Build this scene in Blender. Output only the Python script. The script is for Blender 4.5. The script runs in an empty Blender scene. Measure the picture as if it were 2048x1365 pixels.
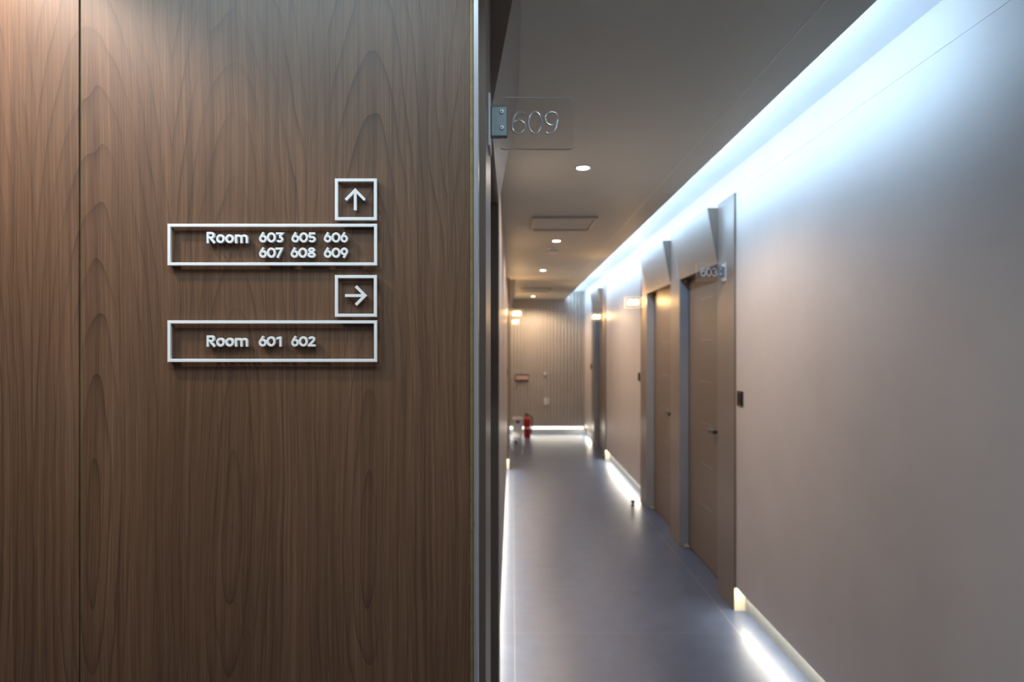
import bpy, bmesh, math
from mathutils import Vector

S = bpy.context.scene
COL = S.collection
PI = math.pi

# ------------------------------------------------------------------ camera
HC = 1.545                                    # eye height
cam_data = bpy.data.cameras.new('camera')
cam_data.sensor_width = 36.0
cam_data.lens = 24.0
cam_data.shift_y = 18.5 / 2048
cam_data.clip_start = 0.01
cam_data.dof.use_dof = True
cam_data.dof.focus_distance = 1.22
cam_data.dof.aperture_fstop = 4.2
cam = bpy.data.objects.new('camera', cam_data)
cam.location = (0, 0, HC)
cam.rotation_euler = (PI / 2, 0, 0)
COL.objects.link(cam)
S.camera = cam

# ------------------------------------------------------------------ world, colour management
w = bpy.data.worlds.new('world')
S.world = w
w.use_nodes = True
w.node_tree.nodes['Background'].inputs[0].default_value = (0.02, 0.02, 0.022, 1)
w.node_tree.nodes['Background'].inputs[1].default_value = 0.2
S.view_settings.view_transform = 'Standard'
S.view_settings.look = 'None'
S.view_settings.exposure = 0.0
S.view_settings.gamma = 1.0
S.view_settings.use_curve_mapping = False
S.cycles.use_denoising = True
S.cycles.max_bounces = 14
S.cycles.diffuse_bounces = 6
S.cycles.glossy_bounces = 6
S.cycles.transmission_bounces = 10
S.cycles.sample_clamp_indirect = 6.0
S.cycles.caustics_refractive = False
S.cycles.caustics_reflective = False

# ------------------------------------------------------------------ light levels
P_COVE, C_COVE = 4.3, (0.45, 0.70, 0.96)         # watts per metre
P_BASE, C_BASE = 3.8, (1.0, 0.91, 0.72)
P_DOWN, C_DOWN = 72.0, (1.0, 0.74, 0.51)
P_LOBBY, C_LOBBY = 14.0, (1.0, 0.95, 0.90)
P_PANEL, C_PANEL = 13.0, (0.66, 0.87, 1.0)
E_SIGN, C_SIGN = 26.0, (1.0, 0.68, 0.32)
P_SIGN = 4.8


def area(name, loc, rot, sx, sy, watts, color, parent=None):
    d = bpy.data.lights.new(name, 'AREA')
    d.shape = 'RECTANGLE'
    d.size, d.size_y = sx, sy
    d.energy = watts
    d.color = color
    o = bpy.data.objects.new(name, d)
    o.location = loc
    o.rotation_euler = rot
    COL.objects.link(o)
    if parent:
        o.parent = parent
    return o


# ------------------------------------------------------------------ main dimensions (metres; x right, y down the corridor, z up)
Y_BACK, Y_END = -1.6, 12.6
X_LOB = -2.6
Z_C, Z_T = 2.49, 2.63                          # ceiling, cove top
X_EDGE = 0.985                                 # ceiling edge at the cove
XR_P, XR_W, XR_B, XR_D = 1.317, 1.329, 1.383, 1.389   # right: portal face, wall face, recessed base, door face
XL_P, XL_W, XL_B, XL_D = -0.050, -0.062, -0.116, -0.122
XL_F = -0.036                                   # the far pair of left doors stands a little prouder
Z_SLOT = 0.156
Z_GAP = 0.138                                  # lit gap under the wall panels
Z_HEAD = 2.10
Y_WOOD = 1.20

# ------------------------------------------------------------------ helpers
def tag(o, label=None, cat=None, group=None, kind=None):
    if label: o['label'] = label
    if cat: o['category'] = cat
    if group: o['group'] = group
    if kind: o['kind'] = kind
    return o


def empty(name, loc=(0, 0, 0), rz=0.0):
    o = bpy.data.objects.new(name, None)
    o.location = loc
    o.rotation_euler = (0, 0, rz)
    o.empty_display_size = 0.1
    COL.objects.link(o)
    return o


def build(name, bm, mats, parent=None, smooth=False):
    bmesh.ops.recalc_face_normals(bm, faces=bm.faces)
    me = bpy.data.meshes.new(name)
    bm.to_mesh(me)
    bm.free()
    if not isinstance(mats, (list, tuple)):
        mats = [mats]
    for m in mats:
        me.materials.append(m)
    if smooth:
        for p in me.polygons:
            p.use_smooth = True
    o = bpy.data.objects.new(name, me)
    COL.objects.link(o)
    if parent:
        o.parent = parent
    return o


def box(bm, x0, x1, y0, y1, z0, z1, mat=0, bevel=0.0, seg=2):
    v = [bm.verts.new((x, y, z)) for x in (x0, x1) for y in (y0, y1) for z in (z0, z1)]
    fs = []
    for idx in ((0, 1, 3, 2), (4, 6, 7, 5), (0, 4, 5, 1), (2, 3, 7, 6), (0, 2, 6, 4), (1, 5, 7, 3)):
        f = bm.faces.new([v[i] for i in idx])
        f.material_index = mat
        fs.append(f)
    if bevel:
        es = list({e for f in fs for e in f.edges})
        bmesh.ops.bevel(bm, geom=es, offset=bevel, segments=seg, affect='EDGES', profile=0.5)
    return bm


def prism(bm, prof, axis, a0, a1, mat=0):
    """extrude a 2-D outline along an axis ('x': prof=(y,z); 'y': prof=(x,z); 'z': prof=(x,y))"""
    def P(p, a):
        return {'x': (a, p[0], p[1]), 'y': (p[0], a, p[1]), 'z': (p[0], p[1], a)}[axis]
    A = [bm.verts.new(P(p, a0)) for p in prof]
    B = [bm.verts.new(P(p, a1)) for p in prof]
    n = len(prof)
    fs = [bm.faces.new(A), bm.faces.new(B[::-1])]
    for i in range(n):
        fs.append(bm.faces.new((A[i], A[(i + 1) % n], B[(i + 1) % n], B[i])))
    for f in fs:
        f.material_index = mat
    return fs


def lathe(bm, prof, center=(0, 0, 0), axis='z', n=32, mat=0):
    """prof: list of (radius, height)"""
    rings = []
    for r, h in prof:
        ring = []
        for k in range(n):
            a = 2 * PI * k / n
            c, s = r * math.cos(a), r * math.sin(a)
            p = {'z': (c, s, h), 'y': (c, h, s), 'x': (h, c, s)}[axis]
            ring.append(bm.verts.new((center[0] + p[0], center[1] + p[1], center[2] + p[2])))
        rings.append(ring)
    for a, b in zip(rings[:-1], rings[1:]):
        for k in range(n):
            f = bm.faces.new((a[k], a[(k + 1) % n], b[(k + 1) % n], b[k]))
            f.material_index = mat
    for r in (rings[0], rings[-1]):
        f = bm.faces.new(r)
        f.material_index = mat
    return bm


def tube(bm, pts, r, n=10, mat=0):
    pts = [Vector(p) for p in pts]
    rings = []
    for i, p in enumerate(pts):
        d = (pts[min(i + 1, len(pts) - 1)] - pts[max(i - 1, 0)]).normalized()
        up = Vector((0, 0, 1)) if abs(d.z) < 0.9 else Vector((0, 1, 0))
        a = d.cross(up).normalized()
        b = d.cross(a).normalized()
        rings.append([bm.verts.new(p + r * (math.cos(2 * PI * k / n) * a + math.sin(2 * PI * k / n) * b)) for k in range(n)])
    for a, b in zip(rings[:-1], rings[1:]):
        for k in range(n):
            f = bm.faces.new((a[k], a[(k + 1) % n], b[(k + 1) % n], b[k]))
            f.material_index = mat
    bm.faces.new(rings[0]).material_index = mat
    bm.faces.new(rings[-1]).material_index = mat


def ribbon(bm, pts, width, section, closed=False, mat=0, mats=None):
    """sweep a cross-section along a path in the x-z plane. section: closed list of (across in -1..1, y)"""
    n = len(pts)
    rings = []
    for i in range(n):
        p = Vector(pts[i])
        if closed:
            a, b = Vector(pts[i - 1]), Vector(pts[(i + 1) % n])
        else:
            a, b = Vector(pts[max(i - 1, 0)]), Vector(pts[min(i + 1, n - 1)])
        d1 = (p - a).normalized() if (p - a).length > 1e-9 else (b - p).normalized()
        d2 = (b - p).normalized() if (b - p).length > 1e-9 else d1
        n1, n2 = Vector((-d1.y, d1.x)), Vector((-d2.y, d2.x))
        m = n1 + n2
        m = m.normalized() if m.length > 1e-6 else n1
        k = 1.0 / max(0.45, m.dot(n1))
        rings.append([bm.verts.new((p.x + m.x * k * s * width / 2, y, p.y + m.y * k * s * width / 2)) for s, y in section])
    ns = len(section)
    last = n if closed else n - 1
    for i in range(last):
        A, B = rings[i], rings[(i + 1) % n]
        for k in range(ns):
            bm.faces.new((A[k], A[(k + 1) % ns], B[(k + 1) % ns], B[k])).material_index = mats[k] if mats else mat
    if not closed:
        bm.faces.new(rings[0]).material_index = mat
        bm.faces.new(rings[-1]).material_index = mat


# ------------------------------------------------------------------ materials
class Nodes:
    def __init__(self, name):
        self.m = bpy.data.materials.new(name)
        self.m.use_nodes = True
        self.t = self.m.node_tree
        self.t.nodes.clear()
        self.out = self.t.nodes.new('ShaderNodeOutputMaterial')

    def n(self, kind, **kw):
        nd = self.t.nodes.new(kind)
        for k, v in kw.items():
            setattr(nd, k, v)
        return nd

    def set(self, sock, v):
        if hasattr(v, 'is_output') or isinstance(v, bpy.types.NodeSocket):
            self.t.links.new(v, sock)
        else:
            if isinstance(v, (tuple, list)) and len(v) == 3 and sock.type == 'RGBA':
                v = (*v, 1)
            sock.default_value = v

    def math(self, op, a, b=0.0, c=0.0):
        nd = self.n('ShaderNodeMath', operation=op)
        for s, v in zip(nd.inputs, (a, b, c)):
            self.set(s, v)
        return nd.outputs[0]

    def pos(self):
        g = self.n('ShaderNodeNewGeometry')
        return g.outputs['Position']

    def objco(self):
        return self.n('ShaderNodeTexCoord').outputs['Object']

    def sep(self, v):
        s = self.n('ShaderNodeSeparateXYZ')
        self.set(s.inputs[0], v)
        return s.outputs

    def comb(self, x, y, z):
        c = self.n('ShaderNodeCombineXYZ')
        for s, v in zip(c.inputs, (x, y, z)):
            self.set(s, v)
        return c.outputs[0]

    def noise(self, vec, scale, detail=3.0, rough=0.5):
        nd = self.n('ShaderNodeTexNoise')
        self.set(nd.inputs['Vector'], vec)
        nd.inputs['Scale'].default_value = scale
        nd.inputs['Detail'].default_value = detail
        nd.inputs['Roughness'].default_value = rough
        return nd.outputs[0]

    def scaled(self, vec, s):
        nd = self.n('ShaderNodeMapping')
        self.set(nd.inputs[0], vec)
        nd.inputs['Scale'].default_value = s
        return nd.outputs[0]

    def ramp(self, f, stops, interp='LINEAR'):
        nd = self.n('ShaderNodeValToRGB')
        cr = nd.color_ramp
        cr.interpolation = interp
        while len(cr.elements) < len(stops):
            cr.elements.new(0.5)
        for e, (p, c) in zip(cr.elements, stops):
            e.position = p
            e.color = (*c, 1) if len(c) == 3 else c
        self.set(nd.inputs[0], f)
        return nd.outputs[0]

    def mix(self, f, a, b, blend='MIX'):
        nd = self.n('ShaderNodeMix', data_type='RGBA', blend_type=blend)
        self.set(nd.inputs[0], f)
        self.set(nd.inputs[6], a)
        self.set(nd.inputs[7], b)
        return nd.outputs[2]

    def bump(self, h, strength=0.1, dist=0.01):
        nd = self.n('ShaderNodeBump')
        nd.inputs['Strength'].default_value = strength
        nd.inputs['Distance'].default_value = dist
        self.set(nd.inputs['Height'], h)
        return nd.outputs[0]

    def bsdf(self, **kw):
        b = self.n('ShaderNodeBsdfPrincipled')
        names = dict(color='Base Color', rough='Roughness', metal='Metallic', normal='Normal', spec='Specular IOR Level',
                     ior='IOR', trans='Transmission Weight', ecol='Emission Color', estr='Emission Strength', coat='Coat Weight',
                     coatr='Coat Roughness', alpha='Alpha')
        for k, v in kw.items():
            self.set(b.inputs[names[k]], v)
        return b.outputs[0]

    def finish(self, shader):
        self.t.links.new(shader, self.out.inputs[0])
        return self.m


def plain(name, color, rough=0.5, metal=0.0, spec=0.5, var=0.06, vscale=30.0, bump=0.0, bscale=400.0):
    N = Nodes(name)
    p = N.objco()
    f = N.noise(p, vscale, 3)
    a = tuple(c * (1 - var) for c in color)
    b = tuple(min(1, c * (1 + var)) for c in color)
    kw = dict(color=N.ramp(f, [(0.3, a), (0.7, b)]), rough=rough, metal=metal, spec=spec)
    if bump:
        kw['normal'] = N.bump(N.noise(p, bscale, 2), bump, 0.002)
    return N.finish(N.bsdf(**kw))


def glow(name, color, strength):
    N = Nodes(name)
    e = N.n('ShaderNodeEmission')
    e.inputs[0].default_value = (*color, 1)
    e.inputs[1].default_value = strength
    return N.finish(e.outputs[0])


def wood():
    N = Nodes('walnut_laminate')
    x, y, z = N.sep(N.pos())
    PER = 0.242                                   # the print on the board repeats
    xm = N.math('SUBTRACT', N.math('MULTIPLY', N.math('FRACT', N.math('DIVIDE', N.math('ADD', x, 10.035), PER)), PER), 0.104)
    wv = N.comb(N.math('MULTIPLY', x, 5.0), 0.0, N.math('MULTIPLY', z, 1.1))
    wob = N.math('SUBTRACT', N.noise(wv, 1.0, 3, 0.5), 0.5)
    wv2 = N.comb(N.math('MULTIPLY', x, 26.0), 3.0, N.math('MULTIPLY', z, 3.2))
    wob2 = N.math('SUBTRACT', N.noise(wv2, 1.0, 2, 0.5), 0.5)
    xw = N.math('ADD', N.math('ADD', xm, N.math('MULTIPLY', wob, 0.060)), N.math('MULTIPLY', wob2, 0.010))
    dz = N.math('MULTIPLY', N.math('SUBTRACT', z, 1.22), 0.13)
    dz = N.math('ADD', dz, N.math('MULTIPLY', wob, 0.05))
    r = N.math('SQRT', N.math('ADD', N.math('MULTIPLY', xw, xw), N.math('MULTIPLY', dz, dz)))
    # growth rings: dark sharp late wood on one side, uneven spacing
    ph = N.math('FRACT', N.math('ADD', N.math('MULTIPLY', r, 66.0), N.math('MULTIPLY', wob, 1.2)))
    ring = N.math('POWER', ph, 6.0)
    ring_mask = N.noise(N.comb(N.math('MULTIPLY', x, 17.0), 7.0, N.math('MULTIPLY', z, 1.2)), 1.0, 2)
    ring = N.math('MULTIPLY', ring, N.ramp(ring_mask, [(0.36, (0.1,) * 3), (0.62, (1, 1, 1))]))
    xg = N.math('ADD', x, N.math('MULTIPLY', wob, 0.05))
    fib = N.noise(N.comb(N.math('MULTIPLY', xg, 760.0), 0.0, N.math('MULTIPLY', z, 9.0)), 1.0, 3, 0.65)
    pore = N.noise(N.comb(N.math('MULTIPLY', xg, 230.0), 5.0, N.math('MULTIPLY', z, 2.4)), 1.0, 4, 0.65)
    streak = N.noise(N.comb(N.math('MULTIPLY', xg, 95.0), 2.0, N.math('MULTIPLY', z, 0.8)), 1.0, 2, 0.5)
    band = N.noise(N.comb(N.math('MULTIPLY', xg, 30.0), 9.0, N.math('MULTIPLY', z, 0.5)), 1.0, 2, 0.5)
    base = N.ramp(band, [(0.25, (0.094, 0.048, 0.025)), (0.55, (0.132, 0.070, 0.038)), (0.8, (0.180, 0.099, 0.056))])
    c = N.mix(N.ramp(streak, [(0.30, (0.62,) * 3), (0.50, (0.0,) * 3)]), base, (0.058, 0.029, 0.016))
    c = N.mix(N.ramp(pore, [(0.36, (0.55,) * 3), (0.58, (0.0,) * 3)]), c, (0.050, 0.025, 0.014))
    c = N.mix(N.ramp(pore, [(0.55, (0.0,) * 3), (0.75, (0.30,) * 3)]), c, (0.215, 0.125, 0.075))
    c = N.mix(N.ramp(fib, [(0.42, (0.0,) * 3), (0.75, (0.36,) * 3)]), c, (0.22, 0.135, 0.086))
    c = N.mix(N.math('MULTIPLY', ring, 0.72), c, (0.034, 0.017, 0.010))
    nrm = N.bump(fib, 0.10, 0.0006)
    return N.finish(N.bsdf(color=c, rough=0.44, spec=0.5, normal=nrm))


def tile_floor():
    N = Nodes('concrete_tile')
    p = N.pos()
    x, y, z = N.sep(p)

    def line(v, o, s, wd):
        f = N.math('FRACT', N.math('ADD', N.math('DIVIDE', N.math('SUBTRACT', v, o), s), 100.5))
        return N.math('LESS_THAN', N.math('MULTIPLY', N.math('ABSOLUTE', N.math('SUBTRACT', f, 0.5)), s), wd / 2)
    g = N.math('MAXIMUM', line(x, 0.014, 1.226, 0.0032), N.math('MULTIPLY', line(y, 3.728, 0.69, 0.003), 0.45))
    c1 = N.noise(p, 2.2, 6, 0.6)
    c2 = N.noise(p, 7.0, 6, 0.7)
    base = N.ramp(c1, [(0.25, (0.061, 0.085, 0.147)), (0.75, (0.096, 0.131, 0.222))])
    base = N.mix(0.5, base, N.ramp(c2, [(0.3, (0.059, 0.082, 0.141)), (0.7, (0.103, 0.140, 0.232))]))
    c = N.mix(g, base, (0.27, 0.27, 0.28))
    rough = N.ramp(c1, [(0.2, (0.30,) * 3), (0.8, (0.40,) * 3)])
    return N.finish(N.bsdf(color=c, rough=rough, spec=0.5, normal=N.bump(c2, 0.06, 0.002)))


def door_film():
    N = Nodes('door_film')
    x, y, z = N.sep(N.objco())                       # local: y along the leaf 0..1, z up

    def line(v, at, wd):
        return N.math('LESS_THAN', N.math('ABSOLUTE', N.math('SUBTRACT', v, at)), wd / 2)
    hz = None
    for at in (0.42, 0.72, 1.02, 1.32, 1.62, 1.92):
        l = line(z, at, 0.006)
        hz = l if hz is None else N.math('MAXIMUM', hz, l)
    inb = N.math('MULTIPLY', N.math('GREATER_THAN', y, 0.36), N.math('LESS_THAN', y, 0.66))
    g = N.math('MULTIPLY', hz, inb)
    f = N.noise(N.objco(), 25, 3)
    col = N.ramp(f, [(0.3, (0.20, 0.155, 0.125)), (0.7, (0.215, 0.168, 0.136))])
    col = N.mix(g, col, (0.32, 0.265, 0.23))
    return N.finish(N.bsdf(color=col, rough=0.42, spec=0.4, normal=N.bump(g, 0.5, -0.003)))


def acrylic():
    N = Nodes('clear_acrylic')
    g = N.n('ShaderNodeBsdfGlass')
    g.inputs['IOR'].default_value = 1.49
    g.inputs['Roughness'].default_value = 0.0
    g.inputs['Color'].default_value = (0.985, 0.99, 0.99, 1)
    return N.finish(g.outputs[0])


def lit_acrylic():
    N = Nodes('edge_lit_acrylic')
    g = N.n('ShaderNodeBsdfGlass')
    g.inputs['IOR'].default_value = 1.49
    g.inputs['Roughness'].default_value = 0.0
    e = N.n('ShaderNodeEmission')
    e.inputs[0].default_value = (*C_SIGN, 1)
    e.inputs[1].default_value = 1.6
    m = N.n('ShaderNodeMixShader')
    m.inputs[0].default_value = 0.10
    N.t.links.new(g.outputs[0], m.inputs[1])
    N.t.links.new(e.outputs[0], m.inputs[2])
    return N.finish(m.outputs[0])


def frosted(name, clear, shine, rough):
    """engraved or sawn acrylic: part see-through, part white scatter, part gloss"""
    N = Nodes(name)
    tr = N.n('ShaderNodeBsdfTransparent')
    d = N.n('ShaderNodeBsdfDiffuse')
    d.inputs[0].default_value = (0.86, 0.89, 0.92, 1)
    tl = N.n('ShaderNodeBsdfTranslucent')
    tl.inputs[0].default_value = (0.86, 0.89, 0.92, 1)
    gl = N.n('ShaderNodeBsdfGlossy')
    gl.inputs['Color'].default_value = (0.95, 0.97, 1.0, 1)
    gl.inputs['Roughness'].default_value = rough

    def mx(f, a, b):
        m = N.n('ShaderNodeMixShader')
        m.inputs[0].default_value = f
        N.t.links.new(a.outputs[0], m.inputs[1])
        N.t.links.new(b.outputs[0], m.inputs[2])
        return m
    scat = mx(0.68, d, tl)
    body = mx(shine, scat, gl)
    return N.finish(mx(1 - clear, tr, body).outputs[0])


M = {
    'wood': wood(),
    'floor': tile_floor(),
    'door': door_film(),
    'acrylic': acrylic(),
    'acrylic_lit': lit_acrylic(),
    'engraved': frosted('engraved_acrylic', 0.72, 0.45, 0.12),
    'engraved_rim': frosted('engraved_rim', 0.05, 0.30, 0.15),
    'edge': frosted('sawn_acrylic_edge', 0.0, 0.22, 0.15),
    'wall': plain('greige_wall_paint', (0.64, 0.585, 0.555), 0.48, spec=0.35, var=0.03, vscale=3, bump=0.06, bscale=500),
    'wall_left': plain('taupe_wall_film', (0.36, 0.30, 0.265), 0.36, spec=0.5, var=0.03, vscale=3, bump=0.04, bscale=500),
    'cove': plain('white_cove_paint', (0.80, 0.785, 0.82), 0.7, var=0.02, vscale=3),
    'ceiling': plain('ceiling_paint', (0.65, 0.645, 0.56), 0.55, spec=0.3, var=0.03, vscale=2, bump=0.03, bscale=500),
    'lobby': plain('lobby_paint', (0.42, 0.37, 0.33), 0.7, var=0.03, vscale=3),
    'portal': plain('portal_film', (0.240, 0.194, 0.164), 0.38, spec=0.5, var=0.03, vscale=3, bump=0.03, bscale=500),
    'jamb': plain('jamb_cool_light', (0.355, 0.38, 0.41), 0.45, spec=0.4, var=0.03, vscale=3),  # cool light on the right jambs put into the colour
    'skirting': plain('grey_skirting', (0.40, 0.42, 0.43), 0.55, var=0.05, vscale=10),
    'cream': plain('cream_plinth', (0.66, 0.60, 0.47), 0.6, var=0.03),
    'flute': plain('fluted_panel_paint', (0.47, 0.425, 0.37), 0.5, spec=0.35, var=0.03, vscale=3),
    'brass': plain('brass_strip', (0.215, 0.150, 0.068), 0.5, 0.2, var=0.15, vscale=60),
    'grey_trim': plain('grey_metal_trim', (0.50, 0.50, 0.52), 0.30, 0.5, var=0.04),
    'sign_white': plain('pale_grey_acrylic', (0.74, 0.78, 0.80), 0.4, var=0.02),
    'steel': plain('brushed_steel', (0.21, 0.26, 0.28), 0.45, 0.6, var=0.05, vscale=80),
    'chrome': plain('bright_screw_steel', (0.80, 0.83, 0.85), 0.30, 0.5, var=0.02),
    'base_plate': plain('sign_base_plate', (0.72, 0.75, 0.77), 0.35, 0.2, var=0.02),
    'pivot': plain('pale_pivot_metal', (0.42, 0.40, 0.38), 0.4, 0.3),
    'black': plain('black_plastic', (0.018, 0.018, 0.020), 0.35, var=0.1),
    'black_gloss': plain('black_glass', (0.012, 0.010, 0.010), 0.12, var=0.1),
    'dark_metal': plain('dark_handle_metal', (0.10, 0.11, 0.125), 0.28, 0.9, var=0.05),
    'white': plain('white_plastic', (0.84, 0.83, 0.82), 0.4, var=0.02),
    'red': plain('red_enamel', (0.42, 0.008, 0.014), 0.28, var=0.05),
    'label': plain('pale_label', (0.66, 0.52, 0.46), 0.5, var=0.04),
    'blue': plain('blue_print', (0.05, 0.05, 0.36), 0.5, var=0.05),
    'tan': plain('tan_rim', (0.62, 0.45, 0.28), 0.55, var=0.06),
    'carton': plain('white_carton', (0.70, 0.69, 0.64), 0.55, var=0.03),
    'hatch': plain('hatch_frame_metal', (0.42, 0.42, 0.40), 0.4, 0.3, var=0.05),
    'led_base': glow('led_base', (1.0, 0.97, 0.92), 2.6),
    'led_cove': glow('led_cove', C_COVE, 12.0),
    'lens': glow('downlight_lens', (1.0, 0.90, 0.80), 30.0),
    'sign_glow': glow('lit_engraving', C_SIGN, E_SIGN),
    'edge_glow': glow('lit_plate_edge', C_SIGN, 9.0),
    'pink': plain('pale_pink_card', (0.62, 0.42, 0.36), 0.5, var=0.05),
}

# ------------------------------------------------------------------ room shell
RP = [(4.05, 4.37), (5.37, 5.67), (6.68, 7.00), (9.64, 9.96), (10.96, 11.28)]      # right portal uprights
RO = [(4.37, 5.37), (5.67, 6.68), (9.96, 10.96)]                                     # right doorways
LP = [(1.307, 1.60), (2.57, 2.87), (8.85, 9.15), (10.15, 10.45), (11.45, 11.75)]
LO = [(1.60, 2.57), (9.15, 10.15), (10.45, 11.45)]

bm = bmesh.new()
box(bm, X_LOB - 0.1, 1.55, Y_BACK - 0.1, Y_END + 0.1, -0.08, 0.0)
tag(build('floor', bm, M['floor']), 'grey concrete-look tiled floor with pale grout lines', 'floor', kind='structure')

bm = bmesh.new()
box(bm, X_LOB - 0.1, 0.6, Y_BACK - 0.1, Y_END + 0.1, Z_C, 2.72)
box(bm, 0.6, X_EDGE, Y_BACK - 0.1, Y_END + 0.1, Z_C, 2.512)
ceiling = build('ceiling', bm, M['ceiling'])
tag(ceiling, 'plain greige ceiling with round downlights, stopping short of the right wall', 'ceiling', kind='structure')
bm = bmesh.new()
box(bm, 0.6, 1.55, Y_BACK - 0.1, Y_END + 0.1, Z_T, 2.72)
build('cove_top', bm, M['cove'], ceiling)
Y_LED = 1.95                                    # the strip starts here
LY = Y_END - 0.05 - Y_LED
bm = bmesh.new()
box(bm, X_EDGE - 0.016, X_EDGE - 0.003, Y_LED, Y_LED + LY, 2.512, 2.521)
strip = build('light_strip', bm, M['white'], ceiling)
area('cove_light', (X_EDGE - 0.003, Y_LED + LY / 2, 2.525), (0, -math.radians(102), 0), 0.010, LY, P_COVE * LY, C_COVE, ceiling)
area('cove_light_lower', (X_EDGE - 0.002, Y_LED + LY / 2, 2.5205), (0, -math.radians(50), 0), 0.005, LY, P_COVE * 0.30 * LY, C_COVE, ceiling)

# right wall: panels up to the joint at ceiling height, upper band in the cove
bm = bmesh.new()
for y0, y1 in ((Y_BACK - 0.1, RP[0][0]), (RP[2][1], RP[3][0]), (RP[4][1], Y_END + 0.1)):
    box(bm, XR_W, XR_W + 0.012, y0, y1, Z_GAP, 2.478)            # facing board, lip hides the strip
    box(bm, XR_W + 0.012, 1.55, y0, y1, Z_SLOT, 2.478)
for y0, y1 in RO:
    box(bm, XR_W, 1.55, y0, y1, Z_HEAD + 0.004, 2.478)
box(bm, XR_W + 0.003, 1.55, Y_BACK - 0.1, Y_END + 0.1, 2.4815, Z_T)
tag(build('wall_right', bm, M['wall']), 'smooth greige right wall washed by cool cove light', 'wall', kind='structure')

bm = bmesh.new()
for y0, y1 in ((Y_BACK - 0.1, RP[0][0]), (RP[2][1], RP[3][0]), (RP[4][1], Y_END + 0.1)):
    box(bm, XR_B, 1.55, y0, y1, 0, Z_SLOT - 0.001)
br = tag(build('baseboard_right', bm, M['skirting']), 'grey recessed skirting lit under the right wall', 'skirting', kind='structure')
for y0, y1 in ((Y_BACK, RP[0][0]), (RP[2][1], RP[3][0]), (RP[4][1], Y_END - 0.06)):
    L = y1 - y0 - 0.03
    bm = bmesh.new()
    box(bm, XR_W + 0.028, XR_W + 0.042, y0 + 0.015, y1 - 0.015, Z_SLOT - 0.006, Z_SLOT - 0.0005)
    build('light_strip', bm, M['white'], br)
    area('skirting_light', (XR_W + 0.034, (y0 + y1) / 2, Z_SLOT - 0.011), (0, math.radians(44), 0), 0.009, L, P_BASE * L, C_BASE, br)

# left corridor wall
bm = bmesh.new()
LSEG = ((LP[1][1], LP[2][0]), (LP[4][1], Y_END + 0.1))
for y0, y1 in LSEG:
    box(bm, XL_W - 0.012, XL_W, y0, y1, Z_GAP, Z_C)
    box(bm, -0.30, XL_W - 0.012, y0, y1, Z_SLOT, Z_C)
for y0, y1 in LO:
    box(bm, -0.30, XL_W, y0, y1, Z_HEAD + 0.004, Z_C)
tag(build('wall_left', bm, M['wall_left']), 'satin taupe left corridor wall reflecting the lit room signs', 'wall', kind='structure')
bm = bmesh.new()
for y0, y1 in LSEG:
    box(bm, -0.30, XL_B, y0, y1, 0, Z_SLOT - 0.001)
bl = tag(build('baseboard_left', bm, M['skirting']), 'grey recessed skirting lit under the left corridor wall', 'skirting', kind='structure')
for y0, y1 in ((LP[1][1], LP[2][0]), (LP[4][1], Y_END - 0.06)):
    L = y1 - y0 - 0.03
    bm = bmesh.new()
    box(bm, XL_W - 0.042, XL_W - 0.028, y0 + 0.015, y1 - 0.015, Z_SLOT - 0.006, Z_SLOT - 0.0005)
    build('light_strip', bm, M['white'], bl)
    area('skirting_light', (XL_W - 0.034, (y0 + y1) / 2, Z_SLOT - 0.011), (0, -math.radians(44), 0), 0.009, L, P_BASE * L, C_BASE, bl)

# end wall: vertical fluting
bm = bmesh.new()
PITCH, GR, DEP = 0.062, 0.024, 0.022
prof = []
xx = XL_W - 0.02
while xx < XR_W + 0.02:
    prof += [(xx, Y_END), (xx + PITCH - GR, Y_END), (xx + PITCH - GR + 0.003, Y_END + DEP), (xx + PITCH - 0.003, Y_END + DEP)]
    xx += PITCH
prof += [(xx, Y_END + 0.1), (XL_W - 0.02, Y_END + 0.1)]
prism(bm, prof, 'z', Z_GAP, Z_T)
tag(build('wall_end', bm, M['flute']), 'vertically fluted beige wall closing the corridor', 'wall', kind='structure')
bm = bmesh.new()
box(bm, -0.30, 1.55, Y_END + 0.055, Y_END + 0.12, 0, Z_GAP - 0.001)
be = tag(build('baseboard_end', bm, M['skirting']), 'grey recessed skirting under the fluted end wall', 'skirting', kind='structure')
bm = bmesh.new()
box(bm, XL_W + 0.01, XR_W - 0.01, Y_END + 0.049, Y_END + 0.0548, 0.085, 0.130)
build('light_strip', bm, M['led_base'], be)
EL = XR_W - XL_W - 0.04
area('skirting_light', ((XR_W + XL_W) / 2, Y_END + 0.020, 0.130), (math.radians(-52), 0, 0), EL, 0.009, P_BASE * 0.45 * EL, C_BASE, be)

# the walnut wall in front of the camera
XS0, XS1 = -0.7615, -0.7580                      # brass joint between the two boards
XW = -0.0747                                     # right edge of the walnut
bm = bmesh.new()
box(bm, X_LOB - 0.1, -0.0690, Y_WOOD + 0.016, 1.306, 0, Z_C)
wf = tag(build('wall_front', bm, M['lobby']), 'wall clad in walnut boards carrying the white room signs', 'wall', kind='structure')
bm = bmesh.new()
box(bm, XS1, XW, Y_WOOD, Y_WOOD + 0.0155, 0.0, Z_C, bevel=0.0006)
wp = build('wood_panel', bm, M['wood'], wf)
bm = bmesh.new()
box(bm, X_LOB, XS0, Y_WOOD, Y_WOOD + 0.0155, 0.0, Z_C, bevel=0.0006)
build('wood_panel', bm, M['wood'], wf)
bm = bmesh.new()
box(bm, XS0 + 0.0002, XS1 - 0.0002, Y_WOOD + 0.003, Y_WOOD + 0.0155, 0, Z_C)
tag(build('trim_1', bm, M['brass']), 'thin brass joint strip between the two walnut boards', 'trim', kind='structure')
bm = bmesh.new()
box(bm, XW + 0.0003, -0.0688, Y_WOOD + 0.001, Y_WOOD + 0.0155, 0, Z_C)
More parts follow.
